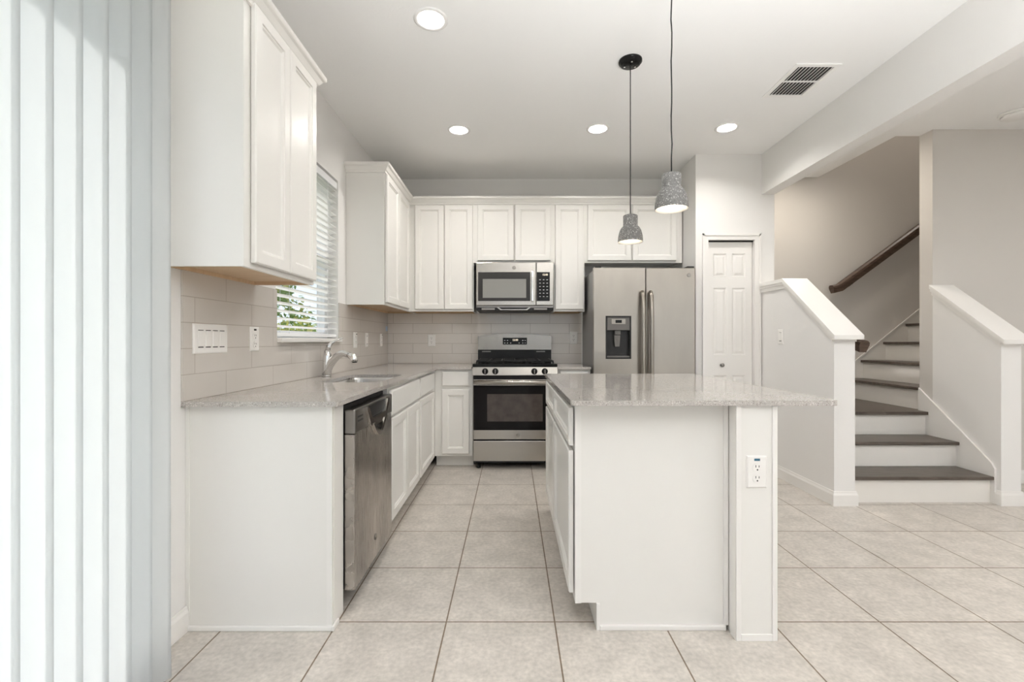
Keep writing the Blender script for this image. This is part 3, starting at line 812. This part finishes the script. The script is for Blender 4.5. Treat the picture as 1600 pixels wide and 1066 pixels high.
# ------------------------------------------------------------------ refrigerator
FX0, FX1 = .726, 1.634
t = thing('refrigerator', 'stainless side-by-side refrigerator with ice dispenser in the alcove', 'refrigerator', (FX0, 4.05, 0))
FW = FX1-FX0
obj('body', bx(.004, FW-.008, .065, .665, .02, 1.785), 'grey_side', t, 'grey textured cabinet')
obj('base_grille', bx(.01, FW-.014, .03, .064, .01, .095), 'plastic_dark', t)
def fdoor(x0, x1, hole=None):
    bm = BM()
    if not hole:
        box(bm, x0, x1, 0, .060, .10, 1.80, .010, 3); return bm
    a, b, c, d = hole
    pr = [(x0, 0.012), (x0+.004, .003), (x0+.012, 0)]
    box(bm, x0, a, 0, .060, .10, 1.80, .0); box(bm, b, x1, 0, .060, .10, 1.80); box(bm, a, b, 0, .060, .10, c); box(bm, a, b, 0, .060, d, 1.80)
    bmesh.ops.remove_doubles(bm, verts=bm.verts, dist=1e-5)
    return bm
HX0, HX1, HZ0, HZ1 = .113, .325, .998, 1.365
ld = obj('freezer_door', fdoor(.0, .4555, (HX0, HX1, HZ0, HZ1)), 'steel', t)
rd = obj('fridge_door', fdoor(.4615, FW-.004), 'steel', t)
def fhandle(x, s):
    bm = BM()
    pts = [(x, -.022, .52), (x, -.050, .56), (x, -.062, .80), (x, -.066, 1.10), (x, -.062, 1.38), (x, -.050, 1.55), (x, -.022, 1.585)]
    tube(bm, pts, .018, 14)
    for z in (.535, 1.57): box(bm, x-.011, x+.011, -.03, -.0005, z-.02, z+.02, .004)
    return bm
obj('handle', fhandle(.424, 1), 'steel', ld); obj('handle', fhandle(.497, 1), 'steel', rd)
emblem(rd, .845, -.0008, 1.735, .018)
dsp = obj('dispenser', rect_loops(BM(), [(HX0-.008, HX1+.008, HZ0-.008, HZ1+.008, -.0005), (HX0-.006, HX1+.006, HZ0-.006, HZ1+.006, -.005), (HX0+.004, HX1-.004, HZ0+.004, HZ1-.004, -.005),
          (HX0+.006, HX1-.006, HZ0+.006, HZ1-.006, .050)], back=False), ['plastic_dark'], ld, 'dark recessed ice and water dispenser')
bm = BM(); box(bm, HX0+.006, HX1-.006, -.003, .045, 1.245, HZ1-.006, .002)
obj('control_face', bm, 'plastic_mid', dsp)
# dispenser details stay within the dispenser mesh level
bm = BM(); box(bm, HX0+.045, HX1-.045, -.006, -.0035, 1.300, 1.345)
obj('display_bezel', bm, 'steel', dsp)
obj('display', bx(HX0+.078, HX1-.078, -.0075, -.0061, 1.309, 1.336), 'black', dsp)
bm = BM(); box(bm, HX0+.075, HX1-.085, .008, .044, 1.205, 1.244, .004); prism(bm, [(HX0+.07, 1.20), (HX0+.125, 1.20), (HX0+.118, 1.10), (HX0+.078, 1.10)], .012, .024, 'Y')
obj('paddle', bm, 'plastic_mid', dsp)
obj('drip_tray', bx(HX0+.008, HX1-.008, .0, .048, HZ0+.006, HZ0+.018), 'plastic_mid', dsp)
bm = BM(); box(bm, .01, .07, .01, .10, 1.8005, 1.815, .003); box(bm, FW-.075, FW-.012, .01, .10, 1.8005, 1.815, .003)
pieces('hinge_cover', bm, 'plastic_dark', t)

# ------------------------------------------------------------------ sink and faucet
t = thing('sink', 'undermount stainless steel sink bowl below the kitchen window', 'sink', (0, 0, 0))
def rr(x0, x1, y0, y1, r): return arc(x1-r, y1-r, r, 0, 90)+arc(x0+r, y1-r, r, 90, 180)+arc(x0+r, y0+r, r, 180, 270)+arc(x1-r, y0+r, r, 270, 360)
bm = BM(); rings = []
for ins, z in ((-.025, .8935), (-.010, .8935), (-.008, .88), (.006, .72), (.02, .70), (.05, .695)):
    rings.append([bm.verts.new((x, y, z)) for x, y in rr(SX0+ins, SX1-ins, SY0+ins, SY1-ins, max(.02, .07-ins*.4))])
for a, b in zip(rings, rings[1:]):
    for i in range(len(a)):
        j = (i+1) % len(a); f = bm.faces.new((a[i], a[j], b[j], b[i])); f.smooth = False
bm.faces.new(rings[-1])
obj('bowl', bm, 'sink', t)
obj('drain', lathe(BM(), [(.045, .696), (.045, .699), (.03, .699), (.028, .6965), (.0001, .6965)], (-.95, 2.93, 0), 20), 'chrome', t)
t = thing('faucet', 'chrome single-lever pull-out faucet standing behind the sink', 'faucet', (-1.235, 3.04, CT), -.35)
obj('base', lathe(BM(), [(.030, .0), (.030, .008), (.026, .014)], (0, 0, 0), 24), 'chrome', t)
bm = BM(); tube(bm, [(0, 0, .012), (.002, 0, .05), (.004, 0, .10), (.006, 0, .14), (.008, 0, .175)], [.031, .030, .0285, .0275, .021], 20)
obj('body', bm, 'chrome', t)
bm = BM()
pts = []; rad = []
for i in range(15):
    u = i/14
    x = .002+.190*u**1.25; z = .040+.118*math.sin(min(1, u*1.25)*PI/2)-.022*max(0, u-.72)/.28
    pts.append((x, .0+.02*u, z)); rad.append(.0295-.0105*u)
tube(bm, pts, rad, 18)
obj('spout', bm, 'chrome', t)
e = Vector(pts[-1])
bm = BM(); tube(bm, [e+Vector((-.03, -.002, .009)), e+Vector((.006, 0, -.004)), e+Vector((.016, .001, -.022)), e+Vector((.018, .001, -.034))], [.0215, .0255, .024, .0215], 18)
hd = obj('spray_head', bm, 'chrome', t)
obj('nozzle', lathe(BM(), [(.016, -.0405), (.016, -.0345)], (e.x+.018, e.y+.001, e.z), 16), 'blackmat', hd)
bm = BM(); tube(bm, [(.010, 0, .172), (.018, 0, .200), (.034, .01, .225), (.062, .025, .243), (.095, .045, .256)], [.019, .016, .0105, .0075, .0055], 14)
obj('lever', bm, 'chrome', t)

# ------------------------------------------------------------------ outlets and switches (local: plate faces -Y)
def plate_bm(w, h): 
    bm = BM(); rect_loops(bm, [(-w/2, w/2, -h/2, h/2, 0), (-w/2, w/2, -h/2, h/2, -.003), (-w/2+.005, w/2-.005, -h/2+.005, h/2-.005, -.006)]); return bm
def sockets(t, zoff=0):
    for z in (.021, -.021):
        s = obj('socket', lathe(BM(), [(.0175, -.0085), (.0175, -.0055)][::-1], (0, 0, z+zoff), 22, 'Y'), 'plate', t)
        bm = BM(); box(bm, -.0075, -.0050, -.0089, -.0084, z+zoff+.001, z+zoff+.010); box(bm, .0050, .0075, -.0089, -.0084, z+zoff+.001, z+zoff+.009)
        lathe(bm, [(.003, -.0089), (.003, -.0084)], (0, 0, z+zoff-.008), 10, 'Y')
        pieces('slot', bm, 'slot', s)
PW, PH = .078, .122
def outlet(label, loc, rotz, sticker=None, zoff=0, w=PW, h=PH):
    t = thing('wall_outlet', label, 'outlet', loc, rotz, 'wall outlets and switches')
    obj('cover_plate', plate_bm(w, h), 'plate', t); sockets(t, zoff)
    if sticker: obj('sticker', bx(sticker[1]-.011, sticker[1]+.011, -.0068, -.0062, sticker[2]-.0045, sticker[2]+.0045), sticker[0], t)
    return t
def switch(label, loc, rotz, gangs=1, w=PW, h=PH):
    t = thing('light_switch', label, 'switch', loc, rotz, 'wall outlets and switches')
    obj('cover_plate', plate_bm(w, h), 'plate', t)
    for g in range(gangs):
        x = (g-(gangs-1)/2)*.046
        r = obj('rocker', rect_loops(BM(), [(x-.0165, x+.0165, -.033, .033, -.0055), (x-.0165, x+.0165, -.033, .033, -.0075), (x-.0155, x+.0155, -.032, .032, -.0095 if g % 2 else -.0085)]), 'plate', t)
        bm = BM(); box(bm, x-.016, x+.016, -.0066, -.0058, .0335, .0365); box(bm, x-.016, x+.016, -.0066, -.0058, -.0375, -.0335)
        pieces('gap', bm, 'slot', r)
    return t
XT = XL+T
switch('four-gang rocker switch plate on the tile under the nearest wall cabinet', (XT, 1.955, 1.162), R90, 4, .222, .124)
outlet('outlet with a small dark indicator on the tile left of the kitchen window', (XT, 2.285, 1.162), R90, ('slot', 0, .046), -.008)
outlet('outlet on the side tile just right of the kitchen window, above the faucet', (XT, 3.755, 1.158), R90, ('slot', .022, .048), 0, .082, .13)
switch('slim single switch on the side tile between the window outlet and the corner', (XT, 4.05, 1.158), R90, 1, .072, .125)
outlet('outlet on the side tile closest to the rear corner', (XT, 4.50, 1.158), R90, ('slot', .02, .05), 0, .072, .125)
outlet('outlet on the rear tile between the corner and the range', (-.835, YB-T, 1.155), 0, None, 0, .078, .122)
outlet('outlet on the rear tile between the range and the refrigerator', (.64, YB-T, 1.180), 0, None, 0, .078, .13)
outlet('outlet with a blue sticker on the island end wall', (.940, 1.756, .650), 0, ('sticker', 0, .047), -.004, .078, .124)
switch('single rocker switch on the kitchen side of the stair half wall', (BXL, 3.82, 1.185), -R90, 1, .074, .122)
single('tape_strip', bx(XT, XT+.0006, 4.665, 4.735, 1.25, 1.30), 'bluetape', 'scrap of blue tape on the side tile right in the rear corner', 'tape')  # bluish reflection in the tile, laid on as a coloured patch

# ------------------------------------------------------------------ recessed lights, vent, smoke detector
def can_light(label, loc):
    t = thing('recessed_light', label, 'light', loc, 0, 'recessed ceiling lights')
    obj('trim_ring', lathe(BM(), [(.0665, .0005), (.0665, -.004), (.080, -.006), (.090, -.003), (.090, -.0005)], (0, 0, 0), 40, caps=False), 'white', t)
    obj('baffle', lathe(BM(), [(.0665, -.002), (.050, .048), (.049, .048), (.0655, -.002)], (0, 0, 0), 40, caps=False), 'white', t)
    obj('lens', lathe(BM(), [(.0001, .046), (.0495, .046), (.0495, .050)], (0, 0, 0), 40), 'lens', t)
    return t
c0 = can_light('large recessed ceiling light nearest the camera, above the left aisle', (-.425, 2.386, HK))
for loc, lab in (((-.424, 3.64, HK), 'leftmost of the three recessed lights in the far ceiling row'),
                 ((.68, 3.62, HK), 'middle one of the three recessed lights in the far ceiling row'),
                 ((1.695, 3.60, HK), 'rightmost of the three recessed lights in the far ceiling row, left of the beam')):
    dup(c0, loc, lab)
for x, y, e, dz in ((-.425, 2.386, 5, .04), (-.424, 3.64, 8, .024), (.68, 3.62, 7.5, .024), (1.695, 3.60, 7.5, .04)):
    lamp('recessed_lamp', 'AREA', (x, y, HK+dz), (0, 0, 0), e, (1, .965, .92), .09)
for x, y in ((.6, -.6), (.6, -2.4), (4.2, 1.6), (4.2, -1.2)):
    lamp('recessed_lamp', 'AREA', (x, y, HK-.012), (0, 0, 0), 5, (1, .95, .87), .3)  # extra ceiling lamps added out of view as fill, without fixtures
lamp('stair_lamp', 'AREA', (4.3, 4.3, 5.25), (0, 0, 0), 16, (1, .93, .84), .3)  # unseen lamp added at the shaft top to brighten the stairwell

t = thing('air_vent', 'white louvred air vent in the ceiling left of the beam', 'vent', (1.865, 2.955, HK))
bm = BM(); x0, x1, y0, y1 = -.14, .14, -.19, .19
for a in ((x0, x1, y0, y0+.028), (x0, x1, y1-.028, y1), (x0, x0+.028, y0+.028, y1-.028), (x1-.028, x1, y0+.028, y1-.028)): box(bm, *a, -.007, -.0005)
box(bm, x0+.028, x1-.028, -.006, .006, -.006, -.0005)
obj('frame', bm, 'white', t)
bm = BM()
for k in range(10):
    x = x0+.034+k*.0222
    prism(bm, [(x+.011, -.001), (x+.0152, -.001), (x+.0052, -.009), (x+.001, -.009)], y0+.028, -.0061, 'Y'); prism(bm, [(x+.011, -.001), (x+.0152, -.001), (x+.0052, -.009), (x+.001, -.009)], .0061, y1-.028, 'Y')
obj('louvre', bm, 'white', t)
obj('backing', bx(x0+.02, x1-.02, y0+.02, y1-.02, -.0006, -.0001), 'slot', t)

t = thing('smoke_detector', 'round white smoke detector on the hall ceiling at the right edge', 'detector', (3.80, 3.44, HH))
obj('base', lathe(BM(), [(.098, 0), (.098, -.012), (.092, -.016)][::-1], (0, 0, 0), 36), 'white', t)
obj('cover', lathe(BM(), [(.084, -.0162), (.082, -.030), (.070, -.038), (.0001, -.040)][::-1], (0, 0, 0), 36), 'white', t)

# ------------------------------------------------------------------ pendant lights
def pendant(label, x, y, zrim, wig):
    h = HK-zrim
    t = thing('pendant_light', label, 'light', (x, y, HK), 0, 'pendant lights over the island')
    cn = obj('canopy', lathe(BM(), [(.0001, -.026), (.050, -.026), (.060, -.022), (.064, -.012), (.069, -.010), (.069, 0)], (0, 0, 0), 36), 'black', t, 'black round ceiling canopy')
    bm = BM()
    for a in (.5, 2.6, 4.7): lathe(bm, [(.0001, -.031), (.005, -.030), (.006, -.0262)], (.036*math.cos(a), .036*math.sin(a), 0), 10)
    pieces('screw', bm, 'chrome', cn)
    zt = -h+.160
    pts = [(wig*math.sin(k*1.7)*(0 if k in (0, 14) else 1), wig*math.cos(k*2.3)*(0 if k in (0, 14) else 1), -.026+(zt+.012+.026)*k/14) for k in range(15)]
    obj('cord', tube(BM(), pts, .0032, 8), 'cord', t)
    b = -h
    bm = lathe(BM(), [(.0001, zt+.010), (.010, zt+.010), (.010, zt), (.040, zt), (.0425, zt-.004), (.0425, b+.098), (.0445, b+.095), (.0535, b+.086), (.0615, b+.072), (.0675, b+.054), (.0715, b+.034), (.0735, b+.014), (.0732, b)], (0, 0, 0), 48, caps=False)
    sh = obj('shade', bm, 'concrete', t, 'speckled grey concrete bell shade')
    bm = lathe(BM(), [(.0729, b), (.0690, b+.001), (.067, b+.022), (.060, b+.045), (.050, b+.070), (.036, b+.092), (.0001, b+.094)], (0, 0, 0), 48, caps=False)
    bm.faces.ensure_lookup_table()
    obj('lining', bm, 'shade_in', sh, 'white inside of the shade')
    obj('bulb', lathe(BM(), [(.0001, b+.012), (.014, b+.015), (.024, b+.026), (.026, b+.038), (.020, b+.056), (.013, b+.066), (.013, b+.090)], (0, 0, 0), 24), 'bulb', sh)
    return t
pendant('concrete pendant light farther from the camera, hanging before the refrigerator wall cabinets', .711, 2.741, 1.745, .0)
pendant('concrete pendant light nearer the camera, its cord running out of the top of the picture', .727, 2.08, 1.752, .002)

# ------------------------------------------------------------------ vertical blind over the sliding door
t = thing('vertical_blind', 'white vertical blind hanging over the sliding door at the left', 'blind', (-1.165, 0, 0))
obj('headrail', bx(-.03, .03, -.28, 1.60, 2.47, 2.52, .004), 'vinyl', t)
obj('headrail_bracket', bx(-.1345, -.0305, .60, .64, 2.48, 2.50), 'vinyl', t)
def vane_bm(yc, ang, tw=0.0, zb=.035):
    bm = BM(); n = 8; w = .096; rows = []
    for z, tt in ((zb, tw), (.25, tw*.3), (.8, 0), (2.468, 0)):
        row = []
        for i in range(n+1):
            u = (i/n-.5)*w; bulge = .012*(1-(2*i/n-1)**2)
            a = ang+tt*(i/n)
            dx = u*math.sin(a)+bulge*math.cos(a); dy = u*math.cos(a)-bulge*math.sin(a)
            row.append(bm.verts.new((dx, yc+dy, z)))
        rows.append(row)
    for a, b in zip(rows, rows[1:]):
        for i in range(n):
            f = bm.faces.new((a[i], a[i+1], b[i+1], b[i])); f.smooth = True
    bmesh.ops.solidify(bm, geom=list(bm.faces), thickness=.0007)
    return bm
for k in range(23):
    yc = 1.482-k*.0775
    obj('vane', vane_bm(yc, math.radians(32 if k else 34), .12 if k == 0 else 0), 'vane', t)

# ------------------------------------------------------------------ horizontal blind in the kitchen window
t = thing('window_blind', 'white horizontal slat blind half filling the kitchen window', 'blind', (XL-.035, (WIN[0]+WIN[1])/2, WIN[2]))
hw = (WIN[1]-WIN[0])/2-.006
obj('headrail', bx(-.030, .030, -hw, hw, 1.115, 1.165, .003), 'vinyl', t)
bm = BM()
for k in range(24):
    z = .070+k*.0445
    a = math.radians(9)
    prism(bm, [(-.025*math.cos(a), z-.025*math.sin(a)), (0, z+.004), (.025*math.cos(a), z+.025*math.sin(a)), (.025*math.cos(a), z+.025*math.sin(a)+.0028), (0, z+.0068), (-.025*math.cos(a), z-.025*math.sin(a)+.0028)], -hw, hw, 'Y')
obj('slats', bm, 'slat', t)
obj('bottom_rail', bx(-.026, .026, -hw, hw, .012, .034, .003), 'vinyl', t)
bm = BM()
for y in (-.28, .28): tube(bm, [(.027, y, .03), (.027, y, 1.12)], .0012, 6); tube(bm, [(-.027, y, .03), (-.027, y, 1.12)], .0012, 6)
pieces('ladder_cord', bm, 'vinyl', t)

# ------------------------------------------------------------------ staircase
t = thing('staircase', 'staircase with dark wood treads and white risers turning right behind the half walls', 'stairs', (2.9, 3.25, 0))
RZ = .19; X0, X1 = BXR+.031-2.9, 3.419-2.9
ys = [0.0, .25, .51]
for k, y in enumerate(ys):
    yn = ys[k+1] if k < 2 else None
    obj('riser', bx(X0, X1, y, y+.016, RZ*k+(.0 if k == 0 else .0005), RZ*(k+1)-.026), 'riser', t)
    ye = (yn+.0 if yn else 1.549)
    if k < 2:
        obj('tread', bx(X0, X1, y-.028, ye-.001, RZ*(k+1)-.025, RZ*(k+1), .006), 'tread', t, 'dark brown wood tread')
    else:
        bm = BM(); box(bm, X0, X1, y-.028, .579, RZ*3-.025, RZ*3, .0); box(bm, X0, X1+.03, .581, 1.549, RZ*3-.025, RZ*3)
        obj('landing', bm, 'tread', t, 'dark brown wood landing')
for k in range(7):
    x = 3.45+k*.235-2.9; z = RZ*(k+3)
    obj('riser', bx(x, x+.016, .581, 1.549, z+.0005, z+RZ-.026), 'riser', t)
    obj('tread', bx(x-.028, x+.234, .581, 1.549, z+RZ-.025, z+RZ, .005), 'tread', t, 'dark brown wood tread')
# stringer boards
bm = BM(); sl = .76
prism(bm, [(-.03, .0), (-.03, .245), (-.005, .285), (.575, .285+.58*.815), (.575, .0)], 3.405-2.9, 3.4195-2.9, 'X')
obj('stringer', bm, 'trim', t)
bm = BM(); prism(bm, [(2.40-2.9, RZ*3), (3.42-2.9, .80), (3.50-2.9, .85), (5.4-2.9, .85+1.9*RZ/.235), (5.4-2.9, RZ*3)], 1.5365, 1.5495, 'Y')
obj('stringer', bm, 'riser', t)
bm = BM(); prism(bm, [(3.50-2.9, .85), (5.4-2.9, .85+1.9*RZ/.235), (5.4-2.9, .868+1.9*RZ/.235), (3.50-2.9, .868)], 1.528, 1.5364, 'Y')
obj('stringer_bead', bm, 'trim', t)

def rail_profile(bm, pts, side):
    """handrail: moulded section swept along a 3-D polyline; side = horizontal unit vector"""
    sec = [(-.036, .0), (-.026, -.036), (-.024, -.050), (.024, -.050), (.026, -.036), (.036, .0), (.034, .020), (.019, .034), (-.019, .034), (-.034, .020)]
    pts = [Vector(p) for p in pts]; s = Vector(side); rings = []
    for i, p in enumerate(pts):
        d = (pts[min(i+1, len(pts)-1)]-pts[max(i-1, 0)]).normalized(); u = s.cross(d).normalized()
        if u.z < 0: u = -u
        rings.append([bm.verts.new(p+s*a+u*b) for a, b in sec])
    n = len(sec)
    for A, B in zip(rings, rings[1:]):
        for i in range(n):
            j = (i+1) % n; bm.faces.new((A[i], A[j], B[j], B[i]))
    bm.faces.new(rings[0][::-1]); bm.faces.new(rings[-1])
    return bm
def bracket(bm, x, y, z, wall, dirv):
    d = Vector(dirv)
    w = Vector((x, y, z))+d*wall
    tube(bm, [w+Vector((0, 0, -.075)), Vector((x, y, z-.075))+d*(.02), Vector((x, y, z-.045))], .006, 8)
    tube(bm, [w+Vector((0, 0, -.075))-d*.008, w+Vector((0, 0, -.075))], .022, 14)
    return bm
t = thing('handrail', 'dark wood handrail rising to the right along the rear stair wall', 'handrail', (3.33, 4.715, 1.69))
obj('rail', rail_profile(BM(), [(-.03, 0, .0), (.045, 0, .016), (.95, 0, .680), (1.9, 0, 1.37)], (0, 1, 0)), 'rail', t)
for x, z in ((.20, .125), (1.2, .845)): obj('bracket', bracket(BM(), x, 0, z, .076, (0, 1, 0)), 'steel_dark', t)
t = thing('handrail', 'short dark wood rail end poking out behind the left stair half wall', 'handrail', (2.487, 3.26, 1.13))
obj('rail', rail_profile(BM(), [(0, -.04, -.012), (0, .04, .012), (0, .40, .28)], (1, 0, 0)), 'rail', t)
obj('bracket', bracket(BM(), 0, .25, .16, .082, (-1, 0, 0)), 'steel_dark', t)
